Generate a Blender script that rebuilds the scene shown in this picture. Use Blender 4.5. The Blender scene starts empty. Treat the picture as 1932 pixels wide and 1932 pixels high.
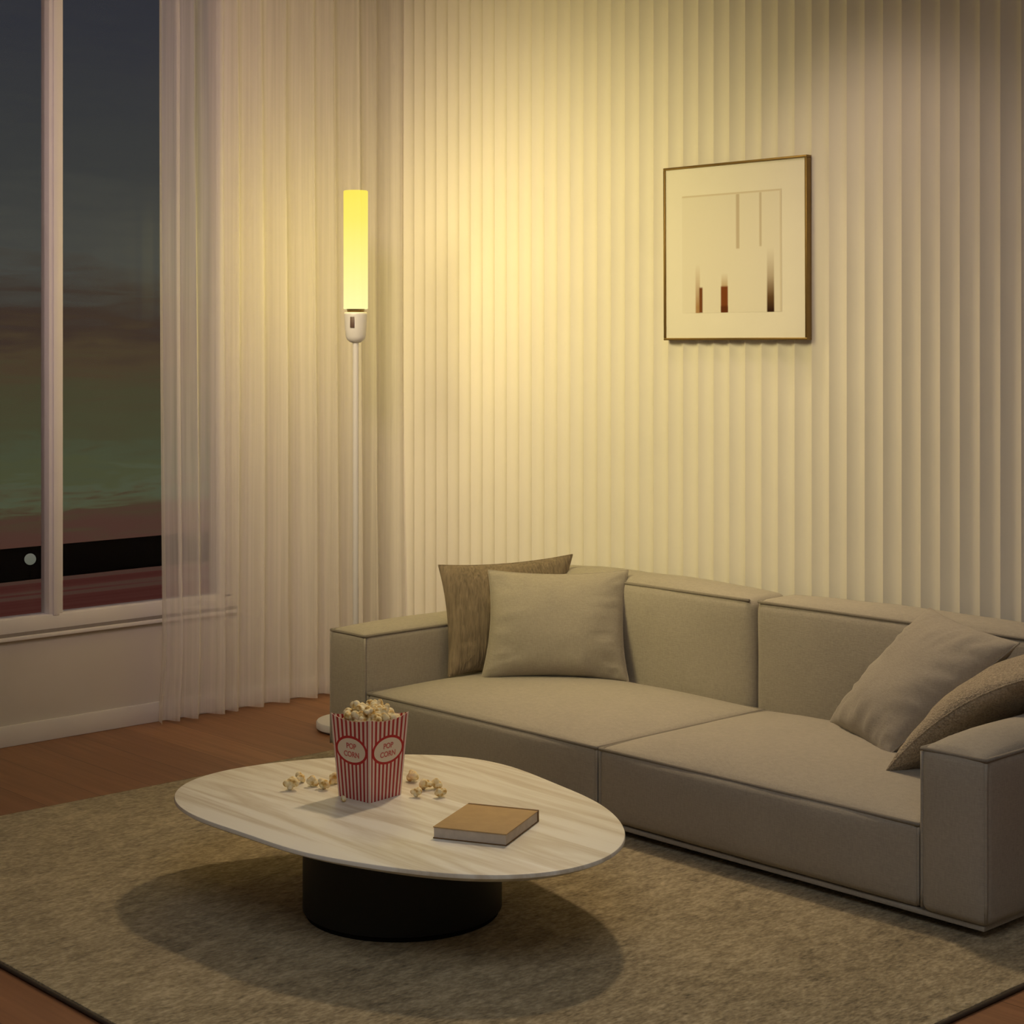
import bpy, bmesh, math, random
from mathutils import Vector, Matrix, noise
random.seed(7)
S = bpy.context.scene
COL = S.collection
PI = math.pi

# ------------------------------------------------------------------ camera numbers (metres)
F_PX, CY, YAW = 3357.46, 631.85, 0.822
CAM = Vector((6.001, -4.863, 1.5))

# ------------------------------------------------------------------ object helpers
def link(o, parent=None):
    COL.objects.link(o)
    if parent: o.parent = parent
    return o

def smooth(me):
    for p in me.polygons: p.use_smooth = True

def obj(name, bm, mat, parent=None, sm=True, sharp=None):
    me = bpy.data.meshes.new(name)
    bmesh.ops.recalc_face_normals(bm, faces=bm.faces[:])
    bm.to_mesh(me); bm.free()
    if sm: smooth(me)
    if sharp is not None: me.set_sharp_from_angle(angle=math.radians(sharp))
    for m in (mat if isinstance(mat, (list, tuple)) else [mat]): me.materials.append(m)
    o = bpy.data.objects.new(name, me)
    return link(o, parent)

def thing(name, label, cat, loc=(0, 0, 0), rz=0, group=None):
    o = bpy.data.objects.new(name, None); o.empty_display_size = .1
    COL.objects.link(o); o.location = loc; o.rotation_euler = (0, 0, rz)
    return tag(o, label, cat, group)

def tag(o, label, cat, group=None):
    o['label'] = label; o['category'] = cat
    if group: o['group'] = group
    return o

def struct(name, bm, mat, parent=None, **k):
    o = obj(name, bm, mat, parent, **k)
    if parent is None: o['kind'] = 'structure'
    return o

# ------------------------------------------------------------------ shape helpers
def box(bm, x0, x1, y0, y1, z0, z1, bev=0, seg=2):
    m = Matrix.Translation(((x0+x1)/2, (y0+y1)/2, (z0+z1)/2)) @ Matrix.Diagonal((x1-x0, y1-y0, z1-z0, 1))
    r = bmesh.ops.create_cube(bm, size=1, matrix=m)
    if bev:
        es = list({e for v in r['verts'] for e in v.link_edges})
        bmesh.ops.bevel(bm, geom=es, offset=bev, segments=seg, profile=.5, affect='EDGES')
    return bm

def lathe(bm, prof, n=48, cx=0, cy=0):
    """prof: (r, z) from bottom to top; caps where r is 0"""
    rings = []
    for r, z in prof:
        if r < 1e-6: rings.append([bm.verts.new((cx, cy, z))])
        else: rings.append([bm.verts.new((cx+r*math.cos(2*PI*i/n), cy+r*math.sin(2*PI*i/n), z)) for i in range(n)])
    for a, b in zip(rings, rings[1:]):
        for i in range(n):
            j = (i+1) % n
            if len(a) == 1: bm.faces.new((a[0], b[j], b[i]))
            elif len(b) == 1: bm.faces.new((a[i], a[j], b[0]))
            else: bm.faces.new((a[i], a[j], b[j], b[i]))
    return bm

def tube(bm, pts, r, n=6, closed=False):
    pts = [Vector(p) for p in pts]; N = len(pts); rings = []
    up0 = None
    for i, p in enumerate(pts):
        a = pts[(i-1) % N] if (closed or i) else p
        b = pts[(i+1) % N] if (closed or i < N-1) else p
        t = (b-a).normalized()
        ref = Vector((0, 0, 1)) if abs(t.z) < .85 else Vector((1, 0, 0))
        u = t.cross(ref).normalized()
        if up0 is not None and u.dot(up0) < 0: pass
        w = u.cross(t)
        rings.append([bm.verts.new(p + r*(math.cos(2*PI*k/n)*u + math.sin(2*PI*k/n)*w)) for k in range(n)])
    M = N if closed else N-1
    for i in range(M):
        A, B = rings[i], rings[(i+1) % N]
        best = min(range(n), key=lambda s: sum((A[k].co-B[(k+s) % n].co).length for k in range(n)))
        for k in range(n):
            bm.faces.new((A[k], A[(k+1) % n], B[(k+1+best) % n], B[(k+best) % n]))
    if not closed:
        bm.faces.new(rings[0]); bm.faces.new(rings[-1])
    return bm

def axis_vals(lo, hi, r, n):
    e = [0, .15, .4, .7, 1.0]
    v = [lo+r*t for t in e]
    a, b = lo+r, hi-r
    v += [a+(b-a)*i/n for i in range(1, n)]
    v += [hi-r*t for t in reversed(e)]
    return v

def soft_box(bm, lo, hi, r=.025, n=(14, 10, 6), bulge=(0, 0, 0), up_only=True, wr=.0, seed=0, pw=2.4):
    """padded block: rounded edges, crowned faces, faint wrinkles"""
    A = [axis_vals(lo[k], hi[k], r, n[k]) for k in range(3)]
    vm = {}
    c = [(lo[k]+hi[k])/2 for k in range(3)]; h = [(hi[k]-lo[k])/2 for k in range(3)]
    def V(i, j, k):
        key = (i, j, k)
        if key in vm: return vm[key]
        p = Vector((A[0][i], A[1][j], A[2][k]))
        q = Vector([min(max(p[t], lo[t]+r), hi[t]-r) for t in range(3)])
        d = p-q
        if d.length > 1e-9: p = q + d.normalized()*r
        nn = [(p[t]-c[t])/h[t] for t in range(3)]
        o = p.copy()
        for t in range(3):
            a, b = [(1-min(1, abs(nn[s]))**(pw[s] if isinstance(pw, tuple) else pw)) for s in range(3) if s != t]
            f = nn[t]
            if t == 2 and up_only and f < 0: f = 0
            o[t] += bulge[t]*f*a*b
        if wr:
            w = noise.noise(Vector((p.x*5, p.y*5, p.z*5))+Vector((seed, 0, 0)))*wr
            w += noise.noise(Vector((p.x*16, p.y*16, p.z*11))+Vector((seed, 3, 0)))*wr*.35
            w *= 1-sorted(min(1, abs(x)) for x in nn)[1]**7
            dd = Vector([nn[t]**5 for t in range(3)])
            if dd.length > 1e-6: o += dd.normalized()*w
        vm[key] = bm.verts.new(o); return vm[key]
    N = [len(a)-1 for a in A]
    for k in (0, N[2]):
        for i in range(N[0]):
            for j in range(N[1]): bm.faces.new((V(i, j, k), V(i+1, j, k), V(i+1, j+1, k), V(i, j+1, k)))
    for j in (0, N[1]):
        for i in range(N[0]):
            for k in range(N[2]): bm.faces.new((V(i, j, k), V(i+1, j, k), V(i+1, j, k+1), V(i, j, k+1)))
    for i in (0, N[0]):
        for j in range(N[1]):
            for k in range(N[2]): bm.faces.new((V(i, j, k), V(i, j+1, k), V(i, j+1, k+1), V(i, j, k+1)))
    return bm

def loop_rect(axis, val, a0, a1, b0, b1, n=14):
    """closed rectangle path in the plane axis=val"""
    q = []
    for s in range(4):
        for i in range(n):
            t = i/n
            a, b = ((a0+(a1-a0)*t, b0), (a1, b0+(b1-b0)*t), (a1-(a1-a0)*t, b1), (a0, b1-(b1-b0)*t))[s]
            q.append((val, a, b) if axis == 0 else (a, val, b) if axis == 1 else (a, b, val))
    return q

# ------------------------------------------------------------------ materials
def mat(name):
    m = bpy.data.materials.new(name); m.use_nodes = True
    nt = m.node_tree; nt.nodes.clear()
    out = nt.nodes.new('ShaderNodeOutputMaterial')
    return m, nt, out

def N(nt, t, **k):
    n = nt.nodes.new(t)
    for a, b in k.items():
        if a in n.inputs.keys(): n.inputs[a].default_value = b
        else: setattr(n, a, b)
    return n

def ramp(nt, stops, interp='LINEAR'):
    n = nt.nodes.new('ShaderNodeValToRGB'); cr = n.color_ramp; cr.interpolation = interp
    while len(cr.elements) > 1: cr.elements.remove(cr.elements[0])
    cr.elements[0].position = stops[0][0]; cr.elements[0].color = (*stops[0][1], 1)
    for p, c in stops[1:]:
        e = cr.elements.new(p); e.color = (*c, 1)
    return n

def lin(r, g, b):
    f = lambda c: (c/255/12.92 if c/255 <= .04045 else ((c/255+.055)/1.055)**2.4)
    return (f(r), f(g), f(b))

def coords(nt, scale=(1, 1, 1), rot=(0, 0, 0), kind='Object'):
    tc = nt.nodes.new('ShaderNodeTexCoord'); mp = nt.nodes.new('ShaderNodeMapping')
    mp.inputs['Scale'].default_value = scale; mp.inputs['Rotation'].default_value = rot
    nt.links.new(tc.outputs[kind], mp.inputs['Vector'])
    return mp.outputs['Vector']

def simple(name, c, rough=.5, metal=0, spec=.5, var=.0, vscale=8, bump=0, bscale=200):
    m, nt, out = mat(name)
    b = N(nt, 'ShaderNodeBsdfPrincipled', Roughness=rough, Metallic=metal)
    b.inputs['Specular IOR Level'].default_value = spec
    v = coords(nt)
    n = N(nt, 'ShaderNodeTexNoise', Scale=vscale, Detail=3.0)
    nt.links.new(v, n.inputs['Vector'])
    r = ramp(nt, [(.3, tuple(x*(1-var) for x in c)), (.7, tuple(min(1, x*(1+var)) for x in c))])
    nt.links.new(n.outputs['Fac'], r.inputs['Fac']); nt.links.new(r.outputs['Color'], b.inputs['Base Color'])
    if bump:
        n2 = N(nt, 'ShaderNodeTexNoise', Scale=bscale, Detail=2.0); nt.links.new(v, n2.inputs['Vector'])
        bp = N(nt, 'ShaderNodeBump', Strength=bump, Distance=.002)
        nt.links.new(n2.outputs['Fac'], bp.inputs['Height']); nt.links.new(bp.outputs['Normal'], b.inputs['Normal'])
    nt.links.new(b.outputs['BSDF'], out.inputs['Surface'])
    return m

def fabric(name, c, kind='weave', var=.07, bump=.35):
    m, nt, out = mat(name)
    b = N(nt, 'ShaderNodeBsdfPrincipled', Roughness=.92)
    b.inputs['Specular IOR Level'].default_value = .12
    b.inputs['Sheen Weight'].default_value = .15
    v = coords(nt)
    if kind == 'weave':
        v1 = coords(nt, (260, 260, 60)); v2 = coords(nt, (60, 60, 320))
    elif kind == 'rib':
        v1 = coords(nt, (70, 70, 3)); v2 = coords(nt, (150, 150, 18))
    else:
        v1 = coords(nt, (110, 110, 110)); v2 = coords(nt, (220, 220, 220))
    a = N(nt, 'ShaderNodeTexNoise', Scale=1.0, Detail=2.0); nt.links.new(v1, a.inputs['Vector'])
    d = N(nt, 'ShaderNodeTexNoise', Scale=1.0, Detail=2.0); nt.links.new(v2, d.inputs['Vector'])
    ad = N(nt, 'ShaderNodeMath', operation='ADD'); nt.links.new(a.outputs['Fac'], ad.inputs[0]); nt.links.new(d.outputs['Fac'], ad.inputs[1])
    big = N(nt, 'ShaderNodeTexNoise', Scale=7.0, Detail=3.0); nt.links.new(v, big.inputs['Vector'])
    mx = N(nt, 'ShaderNodeMath', operation='MULTIPLY_ADD'); mx.inputs[1].default_value = .45
    nt.links.new(big.outputs['Fac'], mx.inputs[0]); nt.links.new(ad.outputs[0], mx.inputs[2])
    hf = N(nt, 'ShaderNodeMath', operation='MULTIPLY'); hf.inputs[1].default_value = .41
    nt.links.new(mx.outputs[0], hf.inputs[0])
    r = ramp(nt, [(.32, tuple(x*(1-var*1.6) for x in c)), (.68, tuple(x*(1+var*1.6) for x in c))])
    nt.links.new(hf.outputs[0], r.inputs['Fac']); nt.links.new(r.outputs['Color'], b.inputs['Base Color'])
    bp = N(nt, 'ShaderNodeBump', Strength=bump, Distance=.004 if kind != 'weave' else .0012)
    nt.links.new(ad.outputs[0], bp.inputs['Height']); nt.links.new(bp.outputs['Normal'], b.inputs['Normal'])
    nt.links.new(b.outputs['BSDF'], out.inputs['Surface'])
    return m

def mat_sheer():
    m, nt, out = mat('sheer_curtain_cloth')
    d = N(nt, 'ShaderNodeBsdfDiffuse', Color=(.92, .89, .88, 1)); t = N(nt, 'ShaderNodeBsdfTranslucent', Color=(.92, .89, .88, 1))
    mix = N(nt, 'ShaderNodeMixShader', Fac=.33); nt.links.new(d.outputs[0], mix.inputs[1]); nt.links.new(t.outputs[0], mix.inputs[2])
    tr = N(nt, 'ShaderNodeBsdfTransparent', Color=(1, 1, 1, 1))
    v = coords(nt, (40, 40, .6)); n = N(nt, 'ShaderNodeTexNoise', Scale=1.0, Detail=2.0); nt.links.new(v, n.inputs['Vector'])
    mr = N(nt, 'ShaderNodeMapRange'); mr.inputs['From Min'].default_value = .3; mr.inputs['From Max'].default_value = .7
    mr.inputs['To Min'].default_value = .38; mr.inputs['To Max'].default_value = .58
    nt.links.new(n.outputs['Fac'], mr.inputs['Value'])
    m2 = N(nt, 'ShaderNodeMixShader'); nt.links.new(mr.outputs[0], m2.inputs['Fac'])
    nt.links.new(tr.outputs[0], m2.inputs[1]); nt.links.new(mix.outputs[0], m2.inputs[2])
    nt.links.new(m2.outputs[0], out.inputs['Surface'])
    return m

def mat_glass():
    m, nt, out = mat('window_glass')
    g = N(nt, 'ShaderNodeBsdfGlossy', Roughness=.30); g.inputs['Color'].default_value = (1, 1, 1, 1)
    tr = N(nt, 'ShaderNodeBsdfTransparent', Color=(.97, .98, .97, 1))
    fr = N(nt, 'ShaderNodeFresnel', IOR=1.16)
    mx = N(nt, 'ShaderNodeMixShader')
    nt.links.new(fr.outputs[0], mx.inputs['Fac']); nt.links.new(tr.outputs[0], mx.inputs[1]); nt.links.new(g.outputs[0], mx.inputs[2])
    nt.links.new(mx.outputs[0], out.inputs['Surface'])
    return m

def mat_wood_floor():
    m, nt, out = mat('oak_plank_floor')
    b = N(nt, 'ShaderNodeBsdfPrincipled', Roughness=.45)
    v = coords(nt)
    br = N(nt, 'ShaderNodeTexBrick', offset=.37)
    br.inputs['Scale'].default_value = 1.0; br.inputs['Brick Width'].default_value = 1.7; br.inputs['Row Height'].default_value = .19
    br.inputs['Mortar Size'].default_value = .0012; br.inputs['Bias'].default_value = 0
    br.inputs['Color1'].default_value = (*lin(156, 112, 78), 1); br.inputs['Color2'].default_value = (*lin(138, 96, 66), 1)
    br.inputs['Mortar'].default_value = (*lin(88, 58, 38), 1)
    nt.links.new(v, br.inputs['Vector'])
    g = coords(nt, (1.2, 26, 1)); n = N(nt, 'ShaderNodeTexNoise', Scale=1.6, Detail=6.0, Distortion=.6); nt.links.new(g, n.inputs['Vector'])
    r = ramp(nt, [(.3, (.78, .74, .70)), (.7, (1.1, 1.08, 1.05))]); nt.links.new(n.outputs['Fac'], r.inputs['Fac'])
    mx = N(nt, 'ShaderNodeMix', data_type='RGBA', blend_type='MULTIPLY'); mx.inputs[0].default_value = 1
    nt.links.new(br.outputs['Color'], mx.inputs[6]); nt.links.new(r.outputs['Color'], mx.inputs[7])
    nt.links.new(mx.outputs[2], b.inputs['Base Color'])
    bp = N(nt, 'ShaderNodeBump', Strength=.15, Distance=.001); nt.links.new(n.outputs['Fac'], bp.inputs['Height']); nt.links.new(bp.outputs['Normal'], b.inputs['Normal'])
    nt.links.new(b.outputs['BSDF'], out.inputs['Surface'])
    return m

def mat_rug():
    m, nt, out = mat('rug_pile')
    b = N(nt, 'ShaderNodeBsdfPrincipled', Roughness=1.0); b.inputs['Specular IOR Level'].default_value = .05
    b.inputs['Sheen Weight'].default_value = .2
    v1 = coords(nt, (40, 17, 40), (0, 0, .35)); v2 = coords(nt, (130, 60, 130), (0, 0, .2)); v3 = coords(nt, (3, 3, 3))
    a = N(nt, 'ShaderNodeTexNoise', Scale=1.0, Detail=4.0, Roughness=.62); nt.links.new(v1, a.inputs['Vector'])
    c = N(nt, 'ShaderNodeTexNoise', Scale=1.0, Detail=3.0); nt.links.new(v2, c.inputs['Vector'])
    e = N(nt, 'ShaderNodeTexNoise', Scale=1.0, Detail=2.0); nt.links.new(v3, e.inputs['Vector'])
    s = N(nt, 'ShaderNodeMath', operation='ADD'); nt.links.new(a.outputs['Fac'], s.inputs[0]); nt.links.new(c.outputs['Fac'], s.inputs[1])
    s2 = N(nt, 'ShaderNodeMath', operation='MULTIPLY_ADD'); s2.inputs[1].default_value = .35
    nt.links.new(e.outputs['Fac'], s2.inputs[0]); nt.links.new(s.outputs[0], s2.inputs[2])
    h = N(nt, 'ShaderNodeMath', operation='MULTIPLY'); h.inputs[1].default_value = .425; nt.links.new(s2.outputs[0], h.inputs[0])
    r = ramp(nt, [(.32, lin(100, 89, 68)), (.5, lin(161, 146, 116)), (.68, lin(204, 188, 155))])
    nt.links.new(h.outputs[0], r.inputs['Fac']); nt.links.new(r.outputs['Color'], b.inputs['Base Color'])
    bp = N(nt, 'ShaderNodeBump', Strength=.8, Distance=.006); nt.links.new(s.outputs[0], bp.inputs['Height']); nt.links.new(bp.outputs['Normal'], b.inputs['Normal'])
    nt.links.new(b.outputs['BSDF'], out.inputs['Surface'])
    return m

def mat_stone():
    m, nt, out = mat('veined_table_stone')
    b = N(nt, 'ShaderNodeBsdfPrincipled', Roughness=.42); b.inputs['Specular IOR Level'].default_value = .4
    v = coords(nt, (.42, 5.0, 1), (0, 0, .10)); n = N(nt, 'ShaderNodeTexNoise', Scale=1.5, Detail=6.0, Roughness=.55, Distortion=.35); nt.links.new(v, n.inputs['Vector'])
    r = ramp(nt, [(.28, lin(186, 172, 150)), (.38, lin(220, 210, 192)), (.46, lin(242, 238, 226)), (.53, lin(216, 206, 188)), (.60, lin(244, 240, 230)), (.74, lin(248, 246, 238))])
    nt.links.new(n.outputs['Fac'], r.inputs['Fac'])
    nt.links.new(r.outputs['Color'], b.inputs['Base Color'])
    nt.links.new(b.outputs['BSDF'], out.inputs['Surface'])
    return m

def mat_stripes():
    m, nt, out = mat('red_white_carton')
    b = N(nt, 'ShaderNodeBsdfPrincipled', Roughness=.55)
    tc = nt.nodes.new('ShaderNodeTexCoord'); sx = nt.nodes.new('ShaderNodeSeparateXYZ'); nt.links.new(tc.outputs['UV'], sx.inputs[0])
    mu = N(nt, 'ShaderNodeMath', operation='MULTIPLY_ADD'); mu.inputs[1].default_value = 9.0; mu.inputs[2].default_value = .25; nt.links.new(sx.outputs['X'], mu.inputs[0])
    fr = N(nt, 'ShaderNodeMath', operation='FRACT'); nt.links.new(mu.outputs[0], fr.inputs[0])
    lt = N(nt, 'ShaderNodeMath', operation='GREATER_THAN'); lt.inputs[1].default_value = .5; nt.links.new(fr.outputs[0], lt.inputs[0])
    c1 = N(nt, 'ShaderNodeMath', operation='GREATER_THAN'); c1.inputs[1].default_value = .045; nt.links.new(sx.outputs['X'], c1.inputs[0])
    c2 = N(nt, 'ShaderNodeMath', operation='LESS_THAN'); c2.inputs[1].default_value = .955; nt.links.new(sx.outputs['X'], c2.inputs[0])
    p1 = N(nt, 'ShaderNodeMath', operation='MULTIPLY'); nt.links.new(lt.outputs[0], p1.inputs[0]); nt.links.new(c1.outputs[0], p1.inputs[1])
    p2 = N(nt, 'ShaderNodeMath', operation='MULTIPLY'); nt.links.new(p1.outputs[0], p2.inputs[0]); nt.links.new(c2.outputs[0], p2.inputs[1])
    mx = N(nt, 'ShaderNodeMix', data_type='RGBA'); mx.inputs[6].default_value = (*lin(232, 208, 196), 1); mx.inputs[7].default_value = (*lin(176, 40, 44), 1)
    nt.links.new(p2.outputs[0], mx.inputs[0]); nt.links.new(mx.outputs[2], b.inputs['Base Color'])
    nt.links.new(b.outputs['BSDF'], out.inputs['Surface'])
    return m

def mat_popcorn():
    m, nt, out = mat('popped_corn')
    b = N(nt, 'ShaderNodeBsdfPrincipled', Roughness=.75)
    b.inputs['Subsurface Weight'].default_value = 0
    v = coords(nt); n = N(nt, 'ShaderNodeTexNoise', Scale=55.0, Detail=3.0); nt.links.new(v, n.inputs['Vector'])
    r = ramp(nt, [(.30, lin(150, 96, 40)), (.40, lin(226, 188, 110)), (.50, lin(250, 232, 182)), (.75, lin(255, 246, 218))])
    nt.links.new(n.outputs['Fac'], r.inputs['Fac']); nt.links.new(r.outputs['Color'], b.inputs['Base Color'])
    nt.links.new(b.outputs['BSDF'], out.inputs['Surface'])
    return m

def mat_emit(name, stops, axis='Z', strength=1.0, transp=0.0):
    m, nt, out = mat(name)
    tc = nt.nodes.new('ShaderNodeTexCoord'); sx = nt.nodes.new('ShaderNodeSeparateXYZ'); nt.links.new(tc.outputs['Generated'], sx.inputs[0])
    r = ramp(nt, stops); nt.links.new(sx.outputs[axis], r.inputs['Fac'])
    e = N(nt, 'ShaderNodeEmission', Strength=strength); nt.links.new(r.outputs['Color'], e.inputs['Color'])
    if transp:
        t = N(nt, 'ShaderNodeBsdfTransparent', Color=(1, 1, 1, 1)); mx = N(nt, 'ShaderNodeMixShader', Fac=transp)
        nt.links.new(e.outputs[0], mx.inputs[1]); nt.links.new(t.outputs[0], mx.inputs[2]); nt.links.new(mx.outputs[0], out.inputs['Surface'])
    else: nt.links.new(e.outputs[0], out.inputs['Surface'])
    return m

M_wall = simple('warm_white_plaster', (.60, .56, .50), .85, spec=.2, var=.03, vscale=3)
M_flute = simple('fluted_panel_paint', (.84, .80, .74), .8, spec=.15, var=.015, vscale=4)
M_ceil = simple('ceiling_paint', (.75, .73, .70), .9, spec=.1, var=.02)
M_trim = simple('white_trim_paint', (.70, .67, .65), .5, spec=.4, var=.02)
M_floor = mat_wood_floor()
M_rug = mat_rug()
M_edge = simple('dark_rug_edge', (.06, .04, .025), .9, var=.1)
M_sofa = fabric('sofa_linen', (.405, .365, .308))
M_pipe = fabric('sofa_piping_cloth', (.27, .24, .20))
M_cush = fabric('plain_cushion_linen', (.385, .345, .292))
M_rib = fabric('shaggy_ribbed_cloth', (.25, .195, .135), 'rib', .22, .9)
M_boucle = fabric('boucle_cloth', (.40, .33, .24), 'boucle', .22, .9)
M_black = simple('matt_black_lacquer', (.012, .0115, .010), .5, spec=.35, var=.05)
M_void = simple('black_plinth', (.01, .009, .008), .8, spec=.1)
M_stone = mat_stone()
M_sheer = mat_sheer()
M_glass = mat_glass()
M_lampw = simple('white_lamp_plastic', (.62, .61, .63), .4, spec=.4, var=.01)
M_neck = simple('bronze_neck', (.22, .14, .05), .4, metal=.6)
M_switch = simple('brown_switch', (.09, .05, .04), .5)
M_rubber = simple('grey_rubber', (.1, .09, .085), .8)
M_shade = mat_emit('glowing_lamp_shade', [(0, (1.0, .93, .40)), (.35, (1.0, .88, .27)), (.75, (1.0, .81, .13)), (1, (1.0, .78, .09))], strength=1.15, transp=.35)
M_gold = simple('gold_picture_frame', (.22, .14, .05), .42, metal=.7, var=.08)
M_mount = simple('cream_mount_board', (.84, .81, .74), .8, spec=.2, var=.01)
M_box = mat_stripes()
M_card = simple('cream_carton_card', (.80, .70, .60), .7)
M_red = simple('red_print', lin(186, 34, 36), .6)
M_label = simple('label_white', lin(232, 216, 196), .6)
M_letter = simple('pink_red_lettering', lin(205, 104, 96), .6)
M_corn = mat_popcorn()
M_cover = simple('tan_book_cloth', lin(188, 156, 108), .75, var=.05, vscale=30, bump=.2)
M_groove = simple('dark_book_spine', lin(120, 88, 50), .75)
M_pages = simple('book_pages', lin(205, 192, 178), .8, var=.1, vscale=40)
M_hill = simple('dark_hill', (.004, .004, .004), 1, spec=0)

# ------------------------------------------------------------------ the room
CEIL = 3.02
XE, YE = 7.6, -6.2
struct('floor', box(bmesh.new(), -.15, XE, YE, .15, -.1, 0), M_floor, sm=False)
struct('ceiling', box(bmesh.new(), -.2, XE+.1, YE-.1, .2, CEIL, CEIL+.1), M_ceil, sm=False)
struct('wall_right', box(bmesh.new(), XE, XE+.1, YE, .15, 0, CEIL), M_wall, sm=False)
struct('wall_front', box(bmesh.new(), -.15, XE, YE-.1, YE, 0, CEIL), M_wall, sm=False)

# fluted wall behind the sofa: concave vertical flutes 72.7 mm wide meeting in sharp ridges
PITCH, X0F, DEEP = .0727, .0107, .0145
bm = bmesh.new(); cols = []
K = int((XE-X0F)/PITCH); SEG = 10
xs = [(-.0, 0.0)]
for k in range(K):
    for i in range(SEG+ (1 if k == K-1 else 0)):
        t = i/SEG
        xs.append((X0F+(k+t)*PITCH, DEEP*(1-(2*t-1)**2)))
for x, y in xs: cols.append((bm.verts.new((x, y, 0)), bm.verts.new((x, y, CEIL))))
for a, b in zip(cols, cols[1:]): bm.faces.new((a[0], b[0], b[1], a[1]))
bk = [bm.verts.new((xs[0][0], .12, 0)), bm.verts.new((xs[0][0], .12, CEIL)), bm.verts.new((xs[-1][0], .12, 0)), bm.verts.new((xs[-1][0], .12, CEIL))]
bm.faces.new((bk[0], bk[1], bk[3], bk[2])); bm.faces.new((cols[0][0], cols[0][1], bk[1], bk[0])); bm.faces.new((cols[-1][0], cols[-1][1], bk[3], bk[2]))
struct('wall_back', bm, M_flute, sharp=28)

# window wall with its opening
WY0, WY1, WZ0, WZ1 = -3.35, -.83, .405, 2.96
bm = bmesh.new()
box(bm, -.15, 0, YE, 0, 0, WZ0); box(bm, -.15, 0, YE, 0, WZ1, CEIL)
box(bm, -.15, 0, YE, WY0, WZ0, WZ1); box(bm, -.15, 0, WY1, .0, WZ0, WZ1)
struct('wall_left', bm, M_wall, sm=False)
struct('baseboard_left', box(bmesh.new(), 0, .012, YE, -.0, 0, .077, .003, 2), M_trim, sharp=30)

bm = bmesh.new()                                  # outer frame of the window
box(bm, -.07, .006, WY0, WY1, WZ0, .464, .004); box(bm, -.07, .006, WY0, WY1, WZ1-.055, WZ1, .004)
box(bm, -.07, .006, WY0, WY0+.05, .45, WZ1-.05, .004); box(bm, -.07, .006, -.878, WY1, .45, WZ1-.05, .004)
win = struct('window_1', bm, M_trim, sharp=30)
bm = bmesh.new(); box(bm, -.06, .004, -1.631, -1.573, .455, WZ1-.05, .004); box(bm, -.062, .010, -1.616, -1.590, .458, WZ1-.055, .003)
obj('mullion', bm, M_trim, win, sharp=30)
for a, b in ((WY0+.045, -1.625), (-1.58, -.872)):
    obj('glass_pane', box(bmesh.new(), -.032, -.026, a, b, .458, WZ1-.055), M_glass, win, sm=False)
bm = bmesh.new(); box(bm, -.02, .020, WY0-.05, -.795, .384, .3985, .003)
obj('window_sill', bm, M_trim, win, sharp=30)
obj('sill_strip', box(bmesh.new(), -.02, .011, WY0-.03, -.80, .3985, .4110), simple('grey_strip', (.25, .22, .20), .9), win, sm=False)  # projecting grey strip between frame and sill lip

# ------------------------------------------------------------------ outside the window
bm = bmesh.new()
SH = -.1515
ZW = -60.0; XS = 6.0-(1.5-ZW)/-SH                 # far shore
def grid_water():
    b = bmesh.new()
    vs = [b.verts.new(p) for p in ((-12, -200, ZW), (XS-8, -200, ZW), (XS-8, 700, ZW), (-12, 700, ZW))]
    b.faces.new(vs); return b
m, nt, out = mat('lake_painted_reflection')
b_ = N(nt, 'ShaderNodeBsdfPrincipled', Roughness=.35)
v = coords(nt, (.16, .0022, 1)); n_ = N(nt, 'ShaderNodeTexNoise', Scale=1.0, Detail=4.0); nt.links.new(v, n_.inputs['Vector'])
r_ = ramp(nt, [(.38, (.80, .25, .16)), (.5, (.92, .36, .24)), (.58, (.98, .72, .48))]); nt.links.new(n_.outputs['Fac'], r_.inputs['Fac'])  # reflected dusk red and pale streaks put into the base colour
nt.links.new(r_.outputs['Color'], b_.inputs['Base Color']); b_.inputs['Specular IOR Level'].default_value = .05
nt.links.new(b_.outputs[0], out.inputs['Surface'])
lake = struct('lake', grid_water(), m, sm=False)
bm = bmesh.new()                                  # low black hills on the far shore
rows = []
for j in range(13):
    d = j/12
    row = []
    for i in range(181):
        y = -120+i*4.2
        hh = 1.7+.75*noise.noise(Vector((y*.022, 1.3, 0)))+.4*noise.noise(Vector((y*.05, 4.3, 0)))+.2*noise.noise(Vector((y*.21, 9.3, 0)))
        if j > 0: hh += .35*noise.noise(Vector((y*.03, d*4, 2)))
        row.append(bm.verts.new((XS-70*d, y, ZW-.3+hh*math.sin(PI*min(1, d*1.0))**.8*(1+.35*d))))
    rows.append(row)
for a, b in zip(rows, rows[1:]):
    for i in range(180): bm.faces.new((a[i], a[i+1], b[i+1], b[i]))
struct('hills', bm, M_hill)

def pix_ray(u, v):
    f = Vector((-math.sin(YAW), math.cos(YAW), 0)); r = Vector((math.cos(YAW), math.sin(YAW), 0))
    return f + r*((u-966)/F_PX) + Vector((0, 0, 1))*(-(v-CY)/F_PX)
def at(u, v, ax, val):
    d = pix_ray(u, v); t = (val-CAM[ax])/d[ax]; return CAM+d*t

p = at(57, 1055, 0, XS-7)
bm = bmesh.new(); bmesh.ops.create_uvsphere(bm, u_segments=24, v_segments=16, radius=1.45)
lan = thing('shore_light', 'pale round light glowing before the black hills across the lake', 'light', (p.x, p.y, ZW))
g = obj('globe', bm, mat_emit('pale_globe', [(0, (.10, .105, .08)), (1, (.13, .125, .10))]), lan); g.location = (0, 0, p.z-ZW)
obj('post', lathe(bmesh.new(), [(0, 0), (.25, 0), (.25, p.z-ZW-1.3), (0, p.z-ZW-1.3)], 10), M_hill, lan)

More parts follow.
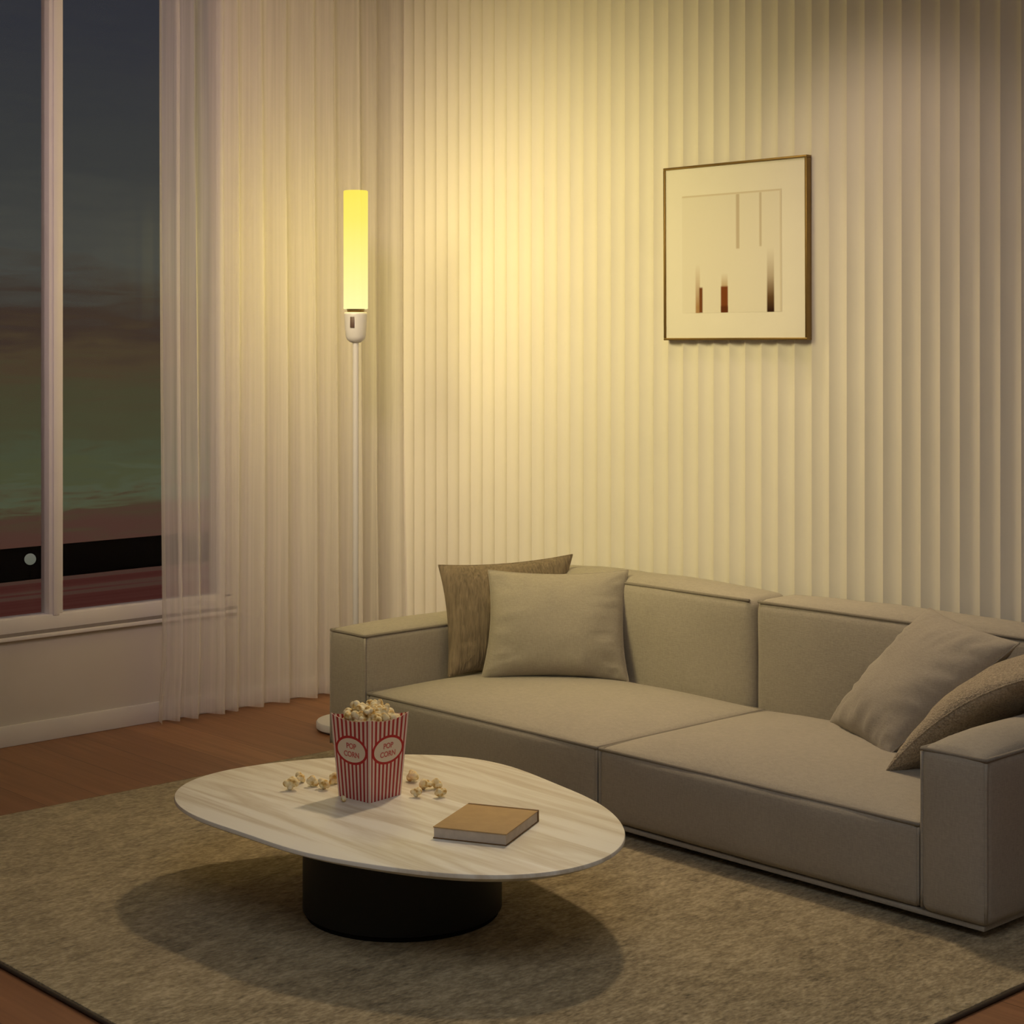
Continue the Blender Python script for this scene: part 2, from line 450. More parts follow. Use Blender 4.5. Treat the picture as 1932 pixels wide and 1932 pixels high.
# ------------------------------------------------------------------ sheer curtain
peaks = [-1.21, -1.13, -1.062, -.93, -.865, -.745, -.628, -.49, -.385, -.25, -.16, -.03]
def fold(y, z):
    zz = z/CEIL
    s = .016*noise.noise(Vector((y*3.1, zz*1.3, 5)))*(1-.3*zz)
    yy = y+s
    k = 0
    while k < len(peaks)-2 and peaks[k+1] < yy: k += 1
    a, b = peaks[k], peaks[k+1]
    t = min(1, max(0, (yy-a)/(b-a)))
    amp = (.5+.5*math.cos(2*PI*t))
    sharp = amp**1.25
    x = .036+.078*sharp*(1+.35*noise.noise(Vector((k*2.7, zz*1.1, 0))))*(1-.25*zz)
    x += .010*noise.noise(Vector((y*17, zz*.8, 2)))
    return x
bm = bmesh.new(); NY, NZ = 420, 36; grid = []
for i in range(NY+1):
    y = -1.205+(1.205-.012)*i/NY
    colv = []
    for k in range(NZ+1):
        z = .012+(CEIL-.02-.012)*(k/NZ)**1.15
        spread = (1-.055*math.sin(PI*min(1, z/1.5))*0)
        edge = -.022*max(0, 1-z/.30)*max(0, (-.9-y)/.3)
        colv.append(bm.verts.new((fold(y, z), y+edge+ .018*(z/CEIL-.4)*max(0, -.95-y)/.25*-1, z)))
    grid.append(colv)
for a, b in zip(grid, grid[1:]):
    for k in range(NZ): bm.faces.new((a[k], b[k], b[k+1], a[k+1]))
cur = obj('sheer_curtain', bm, M_sheer)
tag(cur, 'long white sheer pleated curtain hanging beside the window into the corner', 'curtain')

# ------------------------------------------------------------------ rug
bm = bmesh.new(); box(bm, .89, 3.806, -2.874, -.62, .0, .013, .004, 2)
rug = obj('rug', bm, M_rug, sharp=40); tag(rug, 'large beige brown short-pile rug under the coffee table and sofa', 'rug')
bm = bmesh.new(); tube(bm, loop_rect(2, .0055, .886, 3.810, -2.878, -.616, 8), .0055, 6, True)  # thin dark strip all round the rug
obj('edge_strip', bm, M_edge, rug)['label'] = 'dark edge strip'
RZ = .0135

# ------------------------------------------------------------------ sofa
sofa = thing('sofa', 'long beige grey linen two-module sofa against the fluted wall', 'sofa', (2.278, -.53, RZ))
SO = Vector((2.278, -.53, RZ))
def soft_part(name, lo, hi, par, loops=(), r=.024, pr=.0056, **k):
    lo = Vector(lo)-SO; hi = Vector(hi)-SO
    o = obj(name, soft_box(bmesh.new(), lo, hi, r, **k), M_sofa, par)
    e = r*.20
    for L in loops:
        bm = bmesh.new(); pm = M_pipe; rr = pr
        if L == 'top': tube(bm, loop_rect(2, hi.z-e, lo.x+e, hi.x-e, lo.y+e, hi.y-e), pr, 6, True)
        elif L == 'facetop':           # seam along the front upper edge of a back module
            tube(bm, [(lo.x+e*2+(hi.x-lo.x-e*4)*t/24, lo.y+e, hi.z-e) for t in range(25)], pr, 6)
        else:                          # upright corner seams, same cloth as the block
            pm = M_sofa; rr = pr*.75
            for x in (lo.x+e, hi.x-e):
                tube(bm, [(x, lo.y+e, lo.z+r*.5+(hi.z-lo.z-r)*t/8) for t in range(9)], rr, 6)
                obj('corner_seam', bm, pm, o); bm = bmesh.new()
            bm.free(); continue
        obj('piping' if pm is M_pipe else 'corner_seam', bm, pm, o)
    return o
SF = -1.054
obj('plinth', box(bmesh.new(), .975-SO.x, 3.592-SO.x, -1.043-SO.y, -.06-SO.y, .033-RZ, .048-RZ, .005), M_sofa, sofa, sharp=35)
obj('plinth_foot', box(bmesh.new(), 1.03-SO.x, 3.54-SO.x, -.985-SO.y, -.07-SO.y, 0, .033-RZ), M_void, sofa, sm=False)['label'] = 'recessed black foot'
soft_part('arm', (.952, SF, .046), (1.154, -.045, .462), sofa, ('top', 'corner'), n=(6, 14, 8), bulge=(.004, .006, .020), wr=.003, seed=1, pw=(2, 8, 5))
soft_part('arm', (3.412, SF, .046), (3.606, -.045, .462), sofa, ('top', 'corner'), n=(6, 14, 8), bulge=(.004, .012, .040), wr=.003, seed=2, pw=(2, 10, 5))
soft_part('seat_cushion', (1.158, SF+.004, .048), (2.270, -.256, .266), sofa, ('top', 'corner'), n=(20, 16, 6), bulge=(.002, .014, .040), wr=.004, seed=3, pw=4)
soft_part('seat_cushion', (2.275, SF+.004, .048), (3.408, -.256, .266), sofa, ('top', 'corner'), n=(20, 16, 6), bulge=(.002, .014, .046), wr=.004, seed=4, pw=4)
soft_part('back_cushion', (1.158, -.254, .10), (2.210, -.046, .622), sofa, ('facetop',), r=.036, n=(20, 6, 12), bulge=(.003, .022, .022), wr=.005, seed=5)
soft_part('back_cushion', (2.220, -.254, .10), (3.408, -.046, .622), sofa, ('facetop',), r=.036, n=(20, 6, 12), bulge=(.003, .022, .022), wr=.005, seed=6)

# ------------------------------------------------------------------ loose cushions
def cushion(name, label, BL, BR, TR, TL, thick, m, pinch=.07, seed=0, wr=.006, n=40, front=1.0, back=1.0, zmin=None, arch=0):
    BL, BR, TR, TL = map(Vector, (BL, BR, TR, TL))
    c = (BL+BR+TR+TL)/4
    nrm = (BR-BL).cross(TL-BL).normalized()
    bm = bmesh.new(); W = {}
    def P(i, j, side):
        s, t = -1+2*i/n, -1+2*j/n
        edge = i in (0, n) or j in (0, n)
        key = (i, j, 0 if edge else side)
        if key in W: return W[key]
        ss = math.sin(s*PI/2); tt = math.sin(t*PI/2)
        sp = ss*(1-pinch*(1-tt*tt)*abs(ss)**1.5); tp = tt*(1-pinch*(1-ss*ss)*abs(tt)**1.5)
        q = BL*(1-sp)*(1-tp)/4+BR*(1+sp)*(1-tp)/4+TR*(1+sp)*(1+tp)/4+TL*(1-sp)*(1+tp)/4
        th = thick/2*((1-abs(ss)**2.2)*(1-abs(tt)**2.2))**.52
        rim = 1-min(1-abs(ss), 1-abs(tt))
        w = noise.noise(Vector((q.x*9, q.y*9, q.z*9))+Vector((seed, 0, 0)))*wr
        w += noise.noise(Vector((ss*9 if abs(tt) > abs(ss) else ss*2.2, tt*9 if abs(ss) > abs(tt) else tt*2.2, seed)))*wr*1.6*max(0, rim-.35)*(1-rim**6)*2
        if not edge: th = max(.001, th+w*min(1, th/.02))
        q = q+nrm*(th*(front if side > 0 else -back) if not edge else 0)
        q = q+nrm*arch*((1-ss*ss)*(1-tt*tt)*.0+(1-tt*tt))
        if zmin is not None and q.z < zmin: q.z = zmin+(q.z-zmin)*.12
        W[key] = bm.verts.new(q-c); return W[key]
    for side in (1, -1):
        for i in range(n):
            for j in range(n): bm.faces.new((P(i, j, side), P(i+1, j, side), P(i+1, j+1, side), P(i, j+1, side)))
    rimp = [P(i, 0, 1).co.copy() for i in range(n)]+[P(n, j, 1).co.copy() for j in range(n)]+[P(n-i, n, 1).co.copy() for i in range(n)]+[P(0, n-j, 1).co.copy() for j in range(n)]
    o = obj(name, bm, m); o.location = c
    tag(o, label, 'cushion')
    bm = bmesh.new(); tube(bm, rimp[::2], .0028, 5, True); obj('seam', bm, m, o)
    return o
cushion('throw_cushion', 'brown shaggy ribbed cushion leaning on the left sofa arm behind the plain cushion',
        (1.205, -.715, .283), (1.325, -.285, .283), (1.318, -.205, .685), (1.147, -.712, .674), .13, M_rib, .075, 3, .006, zmin=.284, back=.45, front=1.0)
cushion('throw_cushion', 'plain beige square cushion standing upright near the left end of the sofa',
        (1.350, -.690, .288), (1.722, -.330, .288), (1.618, -.222, .658), (1.292, -.602, .660), .19, M_cush, .085, 8, .011, zmin=.287)
cushion('throw_cushion', 'plain beige cushion slouched diagonally between sofa back and right arm',
        (2.625, -.385, .294), (3.01, -.63, .292), (3.345, -.475, .645), (2.915, -.268, .672), .17, M_cush, .05, 15, .009, zmin=.29)
cushion('throw_cushion', 'nubbly brown boucle cushion slumped over the right sofa arm',
        (3.12, -.80, .292), (3.15, -.36, .296), (3.52, -.26, .64), (3.56, -.70, .615), .14, M_boucle, .05, 21, .006, zmin=.287, arch=-.05)

# ------------------------------------------------------------------ floor lamp
LX, LY = .631, -.685
lamp = thing('floor_lamp', 'slim white floor lamp with a glowing yellow tube behind the left sofa arm', 'floor lamp', (LX, LY, 0), 0)
bm = lathe(bmesh.new(), [(0, .006), (.145, .006), (.150, .010), (.150, .030), (.146, .035), (.03, .037), (.0, .037)], 64)
lb = obj('base', bm, M_lampw, lamp, sharp=40)
obj('rubber_foot', lathe(bmesh.new(), [(0, 0), (.138, 0), (.138, .007), (0, .007)], 48), M_rubber, lb, sharp=40)
obj('pole', lathe(bmesh.new(), [(0, .036), (.0115, .036), (.0115, 1.478), (0, 1.478)], 20), M_lampw, lamp, sharp=40)
hs = obj('lamp_socket', lathe(bmesh.new(), [(0, 1.470), (.014, 1.470), (.024, 1.474), (.033, 1.482), (.0385, 1.494), (.0415, 1.53), (.0435, 1.574), (.0435, 1.583), (.041, 1.586), (0, 1.586)], 40), M_lampw, lamp, sharp=50)
ang = math.atan2(CAM.y-LY, CAM.x-LX)-.31
sw = bmesh.new(); box(sw, -.003, .0025, -.0085, .0085, -.021, .021, .0015)
so = obj('switch', sw, M_switch, hs, sharp=30); so.location = (.042*math.cos(ang), .042*math.sin(ang), 1.548); so.rotation_euler = (0, math.radians(-2), ang)
obj('neck_ring', lathe(bmesh.new(), [(0, 1.585), (.031, 1.585), (.035, 1.600), (0, 1.600)], 32), M_neck, lamp, sharp=40)['label'] = 'bronze ring'
obj('lamp_shade', lathe(bmesh.new(), [(.0, 1.598), (.044, 1.598), (.0465, 1.601), (.0465, 2.046), (.044, 2.049), (0, 2.049)], 48), M_shade, lamp, sharp=40)['label'] = 'glowing yellow tube'

# ------------------------------------------------------------------ framed picture
_a, _b = at(1251.5, 480, 1, -.028), at(1522, 480, 1, -.028)
PX0, PX1 = _a.x, _b.x
PZ0, PZ1 = at(1251.5, 641.5, 1, -.028).z, at(1251.5, 317, 1, -.028).z
pic = thing('framed_picture', 'square gold framed abstract print hanging on the fluted wall above the sofa', 'picture', ((PX0+PX1)/2, 0, (PZ0+PZ1)/2))
pic.rotation_euler = (0, math.radians(-.25), 0)
w, h = (PX1-PX0)/2, (PZ1-PZ0)/2; fw = .0085
bm = bmesh.new()
box(bm, -w, w, -.028, -.001, -h, -h+fw, .0012); box(bm, -w, w, -.028, -.001, h-fw, h, .0012)
box(bm, -w, -w+fw, -.028, -.001, -h+fw, h-fw, .0012); box(bm, w-fw, w, -.028, -.001, -h+fw, h-fw, .0012)
obj('frame', bm, M_gold, pic, sharp=30)
obj('mount_board', box(bmesh.new(), -w+fw, w-fw, -.022, -.004, -h+fw, h-fw), M_mount, pic, sm=False)
# print: tall pale hall with thin hanging bars and three dark uprights fading upward
m, nt, out = mat('print_paper')
b_ = N(nt, 'ShaderNodeBsdfPrincipled', Roughness=.8); b_.inputs['Specular IOR Level'].default_value = .15
tc = nt.nodes.new('ShaderNodeTexCoord'); sx = nt.nodes.new('ShaderNodeSeparateXYZ'); nt.links.new(tc.outputs['UV'], sx.inputs[0])
def mth(op, a, b=None, c=None):
    n = nt.nodes.new('ShaderNodeMath'); n.operation = op
    for i, q in enumerate((a, b, c)):
        if q is None: continue
        if isinstance(q, (int, float)): n.inputs[i].default_value = q
        else: nt.links.new(q, n.inputs[i])
    return n.outputs[0]
U, Vv = sx.outputs['X'], sx.outputs['Y']
def band(s, a, b, soft=.006):
    up = nt.nodes.new('ShaderNodeMapRange'); up.inputs['From Min'].default_value = a-soft; up.inputs['From Max'].default_value = a+soft; nt.links.new(s, up.inputs['Value'])
    dn = nt.nodes.new('ShaderNodeMapRange'); dn.inputs['From Min'].default_value = b+soft; dn.inputs['From Max'].default_value = b-soft; nt.links.new(s, dn.inputs['Value'])
    return mth('MULTIPLY', up.outputs[0], dn.outputs[0])
def fade(s, full, none, p=1.0):
    n = nt.nodes.new('ShaderNodeMapRange'); n.inputs['From Min'].default_value = none; n.inputs['From Max'].default_value = full; nt.links.new(s, n.inputs['Value'])
    return mth('POWER', n.outputs[0], p)
cur_c = None
def layer(base, fac, color):
    mx = N(nt, 'ShaderNodeMix', data_type='RGBA'); nt.links.new(fac, mx.inputs[0])
    if isinstance(base, tuple): mx.inputs[6].default_value = (*base, 1)
    else: nt.links.new(base, mx.inputs[6])
    mx.inputs[7].default_value = (*color, 1); return mx.outputs[2]
base = (.80, .765, .69)
c = layer(base, mth('MULTIPLY', band(U, .555, .588), band(Vv, .53, .985)), (.58, .50, .40))
c = layer(c, mth('MULTIPLY', band(U, .785, .806), band(Vv, .54, .985)), (.60, .53, .43))
c = layer(c, mth('MULTIPLY', band(U, .0, 1.0), band(Vv, .985, 1.1, .004)), (.68, .61, .50))
c = layer(c, mth('MULTIPLY', band(U, .982, 1.1, .004), band(Vv, .0, 1)), (.70, .64, .54))
c = layer(c, mth('MULTIPLY', band(U, .140, .185), fade(Vv, 0.05, .42, 1.0)), (.42, .25, .12))
c = layer(c, mth('MULTIPLY', band(U, .178, .212), band(Vv, .0, .215, .008)), (.17, .055, .015))
c = layer(c, mth('MULTIPLY', band(U, .405, .468), fade(Vv, .22, .33, 1.0)), (.55, .42, .28))
c = layer(c, mth('MULTIPLY', band(U, .400, .470), band(Vv, .0, .22, .008)), (.20, .055, .015))
c = layer(c, mth('MULTIPLY', band(U, .400, .470), band(Vv, .0, .055, .01)), (.12, .03, .008))
c = layer(c, mth('MULTIPLY', band(U, .858, .925), fade(Vv, .12, .53, 1.1)), (.26, .15, .06))
c = layer(c, mth('MULTIPLY', band(U, .858, .925), fade(Vv, .02, .30, 1.2)), (.035, .012, .006))
nt.links.new(c, b_.inputs['Base Color']); nt.links.new(b_.outputs[0], out.inputs['Surface'])
bm = bmesh.new(); uvl = bm.loops.layers.uv.new('UVMap')
a0, a1, b0, b1 = -w+.087, w-.111, -h+.098, h-.108
vs = [bm.verts.new(q) for q in ((a0, -.0226, b0), (a1, -.0226, b0), (a1, -.0226, b1), (a0, -.0226, b1))]
fc = bm.faces.new(vs)
for lp, uv in zip(fc.loops, ((0, 0), (1, 0), (1, 1), (0, 1))): lp[uvl].uv = uv
obj('print', bm, m, pic, sm=False)

# ------------------------------------------------------------------ coffee table
TZ = .270
outl = [(327,1508,0),(345,1478,0),(400,1455,0),(500,1443,0),(621,1429,0),(758,1423,0),(842,1424,0),(904,1432,0),(966,1448,0),(1028,1469.5,0),(1100,1500.5,0),(1150,1533,0),(1180,1565,0),(1188,1580,0),(1176,1605,1),(1130,1632,1),(1100,1641,1),(1012,1656,1),(950,1660,1),(873,1660,1),(779.5,1652,1),(655,1631,1),(578,1616,1),(500,1595,1),(450,1578,1),(400,1559,1),(350,1533,1)]
pts = [at(u, v, 2, TZ-.012*q) for u, v, q in outl]
tcx, tcy = 2.45, -1.90
pol = sorted((math.atan2(p.y-tcy, p.x-tcx), math.hypot(p.x-tcx, p.y-tcy)) for p in pts)
# smooth the traced radius with a low-order Fourier fit (resampled evenly first)
R = []
NR = 360
for i in range(NR):
    a = -PI+2*PI*i/NR
    ext = [(t-2*PI, r) for t, r in pol]+pol+[(t+2*PI, r) for t, r in pol]
    for (t0, r0), (t1, r1) in zip(ext, ext[1:]):
        if t0 <= a < t1: R.append(r0+(r1-r0)*(a-t0)/(t1-t0)); break
ORD = 5; co = []
for k in range(ORD+1):
    ca = 2/NR*sum(R[i]*math.cos(k*(-PI+2*PI*i/NR)) for i in range(NR)); sa = 2/NR*sum(R[i]*math.sin(k*(-PI+2*PI*i/NR)) for i in range(NR))
    co.append((ca, sa))
def trad(a): return co[0][0]/2+sum(co[k][0]*math.cos(k*a)+co[k][1]*math.sin(k*a) for k in range(1, ORD+1))
table = thing('coffee_table', 'low oval pebble-shaped coffee table with veined cream top and black drum base', 'coffee table', (tcx, tcy, RZ))
bm = bmesh.new(); n = 160
prof = [(.10, -.030), (.035, -.026), (.008, -.015), (0, -.010), (0, -.004), (.0015, -.001), (.004, 0)]
rings = [[bm.verts.new(((trad(2*PI*i/n)-d)*math.cos(2*PI*i/n), (trad(2*PI*i/n)-d)*math.sin(2*PI*i/n), TZ-RZ+z)) for i in range(n)] for d, z in prof]
for a, b in zip(rings, rings[1:]):
    for i in range(n): bm.faces.new((a[i], a[(i+1) % n], b[(i+1) % n], b[i]))
bm.faces.new(rings[0][::-1]); bm.faces.new(rings[-1])
obj('tabletop', bm, M_stone, table, sharp=35)
BXc, BYc = 2.437-tcx, -1.937-tcy
bs = obj('drum_base', lathe(bmesh.new(), [(0, .010), (.250, .010), (.257, .014), (.257, TZ-RZ-.029), (0, TZ-RZ-.029)], 80, BXc, BYc), M_black, table, sharp=40)
obj('base_foot', lathe(bmesh.new(), [(0, 0), (.249, 0), (.249, .011), (0, .011)], 64, BXc, BYc), M_void, table, sharp=40)
TT = TZ+.0003

# ------------------------------------------------------------------ popcorn carton
BX, BY = 2.260, -1.905
ht = .222; hb, hT = .0588, .0735
carton = thing('popcorn_box', 'red and white striped popcorn box full of popcorn on the coffee table', 'popcorn box', (BX, BY, TT), math.radians(6.5))
def panel(q):
    """one tapering side in local axes: width along x, outward -y, rotated by q quarter turns"""
    bm = bmesh.new(); uvl = bm.loops.layers.uv.new('UVMap')
    nu, nv = 16, 14; g = {}
    for s, off in ((0, 0), (1, .0012)):
        for i in range(nu+1):
            for j in range(nv+1):
                u_, t = i/nu, j/nv
                hw = hb+(hT-hb)*t
                z = ht*t
                if j == nv: z -= .012*math.sin(PI*u_)**.8
                x = (2*u_-1)*(hw-off); y = -(hw-off)
                g[s, i, j] = bm.verts.new(Matrix.Rotation(q*PI/2, 3, 'Z') @ Vector((x, y, z)))
    for s in (0, 1):
        for i in range(nu):
            for j in range(nv):
                f = bm.faces.new((g[s, i, j], g[s, i+1, j], g[s, i+1, j+1], g[s, i, j+1]))
                for lp, (a, b) in zip(f.loops, ((i, j), (i+1, j), (i+1, j+1), (i, j+1))): lp[uvl].uv = (a/nu, b/nv)
    for i in range(nu): bm.faces.new((g[0, i, nv], g[0, i+1, nv], g[1, i+1, nv], g[1, i, nv]))
    return bm
tilt = math.atan((hT-hb)/ht)
def text_mesh(txt, size):
    cu = bpy.data.curves.new('lettering', 'FONT'); cu.body = txt; cu.size = size; cu.align_x = 'CENTER'; cu.align_y = 'CENTER'; cu.extrude = .0002; cu.offset = .0005
    o = bpy.data.objects.new('tmp', cu); COL.objects.link(o)
    bpy.context.view_layer.update()
    me = bpy.data.meshes.new_from_object(o.evaluated_get(bpy.context.evaluated_depsgraph_get()))
    bpy.data.objects.remove(o); return me
def oval(bm, rx, rz, y0, y1, n=56, z=0):
    a = [bm.verts.new((rx*math.cos(2*PI*i/n), y0, z+rz*math.sin(2*PI*i/n))) for i in range(n)]
    b = [bm.verts.new((rx*math.cos(2*PI*i/n), y1, z+rz*math.sin(2*PI*i/n))) for i in range(n)]
    bm.faces.new(a); bm.faces.new(b[::-1])
    for i in range(n): bm.faces.new((a[i], a[(i+1) % n], b[(i+1) % n], b[i]))
    return bm
tm_pop, tm_corn = text_mesh('POP', .020), text_mesh('CORN', .020)
for q in range(4):
    sp = obj('side_panel', panel(q), M_box, carton, sm=False)
    if q > 1: continue
    zc = .132; hw = hb+(hT-hb)*zc/ht
    Rm = Matrix.Rotation(q*PI/2, 4, 'Z') @ Matrix.Translation((0, -hw, zc)) @ Matrix.Rotation(tilt, 4, 'X')
    rg = obj('label_ring', oval(bmesh.new(), .0590, .0385, -.0005, .0002), M_red, sp, sm=False); rg.matrix_local = Rm
    lb_ = obj('label_oval', oval(bmesh.new(), .0515, .0318, -.0009, .0), M_label, sp, sm=False); lb_.matrix_local = Rm
    for me, dz in ((tm_pop, .0105), (tm_corn, -.0115)):
        if not me.materials: me.materials.append(M_letter)
        t_ = bpy.data.objects.new('lettering', me); link(t_, sp)
        t_.matrix_local = Rm @ Matrix.Translation((0, -.0011, dz)) @ Matrix.Rotation(PI/2, 4, 'X')
obj('carton_bottom', box(bmesh.new(), -hb+.001, hb-.001, -hb+.001, hb-.001, .0, .001), M_card, carton, sm=False)

# popcorn: six different popped shapes
def kernel_mesh(seed):
    rnd = random.Random(seed)
    lobes = []
    for _ in range(rnd.randint(5, 7)):
        d = Vector((rnd.gauss(0, 1), rnd.gauss(0, 1), rnd.gauss(0, 1))).normalized()
        lobes.append((d*rnd.uniform(.45, .75), rnd.uniform(.42, .62)))
    lobes.append((Vector((0, 0, 0)), .55))
    bm = bmesh.new(); bmesh.ops.create_icosphere(bm, subdivisions=4, radius=1)
    for v in bm.verts:
        d = v.co.normalized(); best = .0
        for c_, r_ in lobes:
            b = d.dot(c_); disc = b*b-c_.dot(c_)+r_*r_
            if disc > 0: best = max(best, b+math.sqrt(disc))
        best = max(best, .4)
        v.co = d*(best+.05*noise.noise(d*4+Vector((seed, 0, 0))))*.0175
    me = bpy.data.meshes.new('popcorn_piece'); bm.to_mesh(me); bm.free(); smooth(me); me.materials.append(M_corn)
    zmin = min(v.co.z for v in me.vertices)
    return me, zmin
KM = [kernel_mesh(s) for s in range(7)]
kc = 0
def kernel(x, y, z, label, group, size=1.0, ground=False):
    global kc
    me, zm = KM[kc % len(KM)]; kc += 1
    o = bpy.data.objects.new('popcorn_piece', me); COL.objects.link(o)
    o.rotation_euler = (0, 0, random.uniform(0, 6.28)) if ground else tuple(random.uniform(0, 6.28) for _ in range(3))
    o.scale = (size,)*3
    o.location = (x, y, z-zm*size if ground else z)
    return tag(o, label, 'popcorn', group)
HEAP = 'popped corn piece heaped in the top of the striped box'
sp_ = .0265
for lay, (zz, rad) in enumerate(((.195, .066), (.214, .054), (.234, .034), (.250, .014))):
    nn = int(rad*2/sp_)+1
    for i in range(nn):
        for j in range(nn):
            x = (i-(nn-1)/2)*sp_; y = (j-(nn-1)/2)*sp_
            if lay and math.hypot(x, y) > rad*1.18: continue
            x += random.uniform(-.003, .003); y += random.uniform(-.003, .003)
            lim = hb+(hT-hb)*.88-.0235
            x = max(-lim, min(lim, x)); y = max(-lim, min(lim, y))
            x, y = x*math.cos(math.radians(6.5))-y*math.sin(math.radians(6.5)), x*math.sin(math.radians(6.5))+y*math.cos(math.radians(6.5))
            kernel(BX+x, BY+y, TT+zz+random.uniform(-.005, .005), HEAP, 'popcorn heaped in the box', random.uniform(.86, 1.08))
# spilled pieces: (pixel of the foot, size, label)
SP = [(548, 1492, 1.10, 'larger spilled popcorn piece at the far left of the spill'),
      (565, 1478, .85, 'small popcorn piece just behind the leftmost spilled one'),
      (590, 1486, .95, 'spilled popcorn piece left of the box, at the near end of its cluster of three'),
      (609, 1491, 1.0, 'spilled popcorn piece in the middle of the cluster just left of the box'),
      (628, 1481, .95, 'spilled popcorn piece touching the lower left edge of the box'),
      (647, 1514, .55, 'tiny white popcorn piece in front of the box lower left face'),
      (776, 1476, 1.0, 'spilled popcorn piece nearest the right side of the box, farthest back'),
      (785, 1505, .80, 'lone pale popcorn piece right of the box, nearest the front'),
      (803, 1492, .95, 'spilled popcorn piece in the middle of the cluster right of the box'),
      (823, 1490, .9, 'spilled popcorn piece at the back right of the cluster towards the book'),
      (833, 1506, .85, 'spilled popcorn piece at the far right, closest to the book')]
for u, v, s, lb in SP:
    p = at(u, v-4, 2, TT+.004)
    kernel(p.x, p.y, TT, lb, 'popcorn spilled on the table', s, True)

# ------------------------------------------------------------------ book
book = thing('book', 'closed tan clothbound book lying on the coffee table right of the popcorn', 'book', (2.719, -1.898, TT), math.radians(26.5))
bw, bl, bt = .096, .117, .029
obj('page_block', box(bmesh.new(), -bw+.002, bw-.002, -bl+.002, bl-.004, .0025, bt-.0025), M_pages, book, sm=False)
obj('front_cover', box(bmesh.new(), -bw, bw, -bl, bl-.010, bt-.0025, bt, .0008), M_cover, book, sharp=30)
obj('back_cover', box(bmesh.new(), -bw, bw, -bl, bl, 0, .0025, .0008), M_groove, book, sharp=30)
obj('spine', box(bmesh.new(), -bw, bw, bl-.009, bl, .002, bt+.0004, .0015), M_groove, book, sharp=30)['label'] = 'darker spine edge'

# ------------------------------------------------------------------ world: dusk sky with a green glow low down
W_ = bpy.data.worlds.new('dusk'); S.world = W_; W_.use_nodes = True
nt = W_.node_tree; nt.nodes.clear()
wo = nt.nodes.new('ShaderNodeOutputWorld'); bg = nt.nodes.new('ShaderNodeBackground')
tc = nt.nodes.new('ShaderNodeTexCoord'); sx = nt.nodes.new('ShaderNodeSeparateXYZ'); nt.links.new(tc.outputs['Generated'], sx.inputs[0])
ax = mth('MAXIMUM', mth('MULTIPLY', sx.outputs['X'], -1.0), .12)
q = mth('DIVIDE', sx.outputs['Z'], ax)
qy = mth('DIVIDE', sx.outputs['Y'], ax)
cb = nt.nodes.new('ShaderNodeCombineXYZ'); nt.links.new(mth('MULTIPLY', qy, 13.0), cb.inputs[0]); nt.links.new(mth('MULTIPLY', q, 120.0), cb.inputs[1])
n1 = N(nt, 'ShaderNodeTexNoise', Scale=1.0, Detail=6.0, Roughness=.62, Distortion=.9); nt.links.new(cb.outputs[0], n1.inputs['Vector'])
qq = mth('ADD', q, mth('MULTIPLY', mth('SUBTRACT', n1.outputs['Fac'], .5), .085))
pos = mth('MULTIPLY_ADD', qq, 2.0, .4)
st = [(-.155, (76, 47, 39)), (-.125, (74, 50, 42)), (-.110, (70, 57, 42)), (-.102, (74, 74, 54)), (-.095, (74, 79, 61)), (-.086, (71, 73, 50)), (-.074, (69, 73, 54)), (-.062, (68, 67, 47)), (-.04, (68, 64, 45)), (-.015, (72, 59, 43)), (.008, (60, 47, 40)), (.026, (64, 58, 52)), (.05, (69, 69, 65)), (.11, (58, 59, 59)), (.2, (48, 49, 56)), (.23, (46, 47, 55)), (.3, (70, 54, 54))]  # last stop: unseen upper sky, warmed and brightened to redden the lake
r = ramp(nt, [(qv*2+.4, lin(*c)) for qv, c in st])
nt.links.new(pos, r.inputs['Fac']); nt.links.new(r.outputs['Color'], bg.inputs['Color']); bg.inputs['Strength'].default_value = 1.0
nt.links.new(bg.outputs[0], wo.inputs['Surface'])

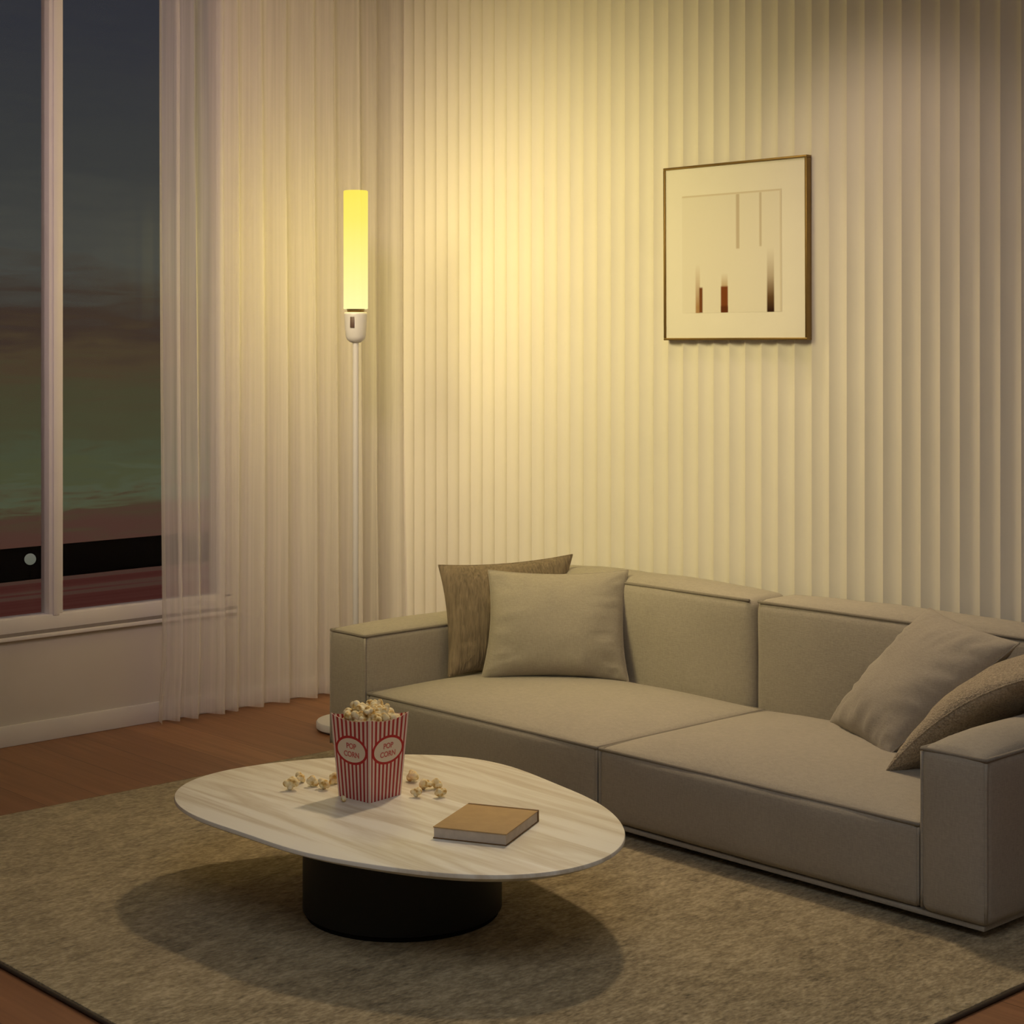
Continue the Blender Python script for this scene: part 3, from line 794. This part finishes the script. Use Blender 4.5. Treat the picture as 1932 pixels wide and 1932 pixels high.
# ------------------------------------------------------------------ lights
def light(name, kind, loc, power, color, target=None, **k):
    l = bpy.data.lights.new(name, kind); l.energy = power; l.color = color
    for a, b in k.items(): setattr(l, a, b)
    o = bpy.data.objects.new(name, l); COL.objects.link(o); o.location = loc
    if target is not None: o.rotation_euler = (Vector(target)-Vector(loc)).to_track_quat('-Z', 'Y').to_euler()
    return o
for z in (1.68, 1.82, 1.96):                       # the bulb column inside the lamp tube
    light('lamp_bulb', 'POINT', (LX, LY, z), 6.1, (1.0, .80, .16), shadow_soft_size=.035)
light('ceiling_spot', 'SPOT', (1.85, -.42, 2.93), 118, (1.0, .77, .49), (3.0, -1.6, .2), spot_size=math.radians(90), spot_blend=.9, shadow_soft_size=.09)
light('wall_glow_fill', 'SPOT', (1.55, -2.55, 2.62), 236, (1.0, .82, .38), (1.14, 0, 1.33), spot_size=math.radians(74), spot_blend=1.0, shadow_soft_size=.45)  # unseen spot added to spread the glow over the fluted wall
light('wall_right_fill', 'SPOT', (2.55, -.75, 2.93), 22, (1.0, .75, .56), (2.55, -.05, .85), spot_size=math.radians(90), spot_blend=1.0, shadow_soft_size=.12)  # extra fill, no fixture seen, lifts the right part of the wall
light('curtain_fill', 'SPOT', (2.7, -2.75, 2.75), 146, (1.0, .71, .66), (0, -1.0, 1.75), spot_size=math.radians(66), spot_blend=1.0, shadow_soft_size=.25)  # added fill from an unseen source, brightens curtain and window frame
light('camera_side_fill', 'AREA', (4.6, -3.6, CEIL-.03), 26, (.92, .97, 1.0), (4.6, -3.6, 0), shape='RECTANGLE', size=2.2, size_y=2.2)  # soft neutral fill added on the camera side of the room

# ------------------------------------------------------------------ camera and view
cd = bpy.data.cameras.new('camera'); co_ = bpy.data.objects.new('camera', cd); COL.objects.link(co_)
co_.location = CAM; co_.rotation_euler = (PI/2, 0, YAW)
cd.sensor_width = 36; cd.sensor_fit = 'HORIZONTAL'; cd.lens = F_PX*36/1932; cd.shift_y = -(966-CY)/1932
cd.clip_end = 3000; cd.clip_start = .05
S.camera = co_
S.view_settings.view_transform = 'Standard'; S.view_settings.look = 'None'
S.view_settings.exposure = 0; S.view_settings.gamma = 1; S.view_settings.use_curve_mapping = False
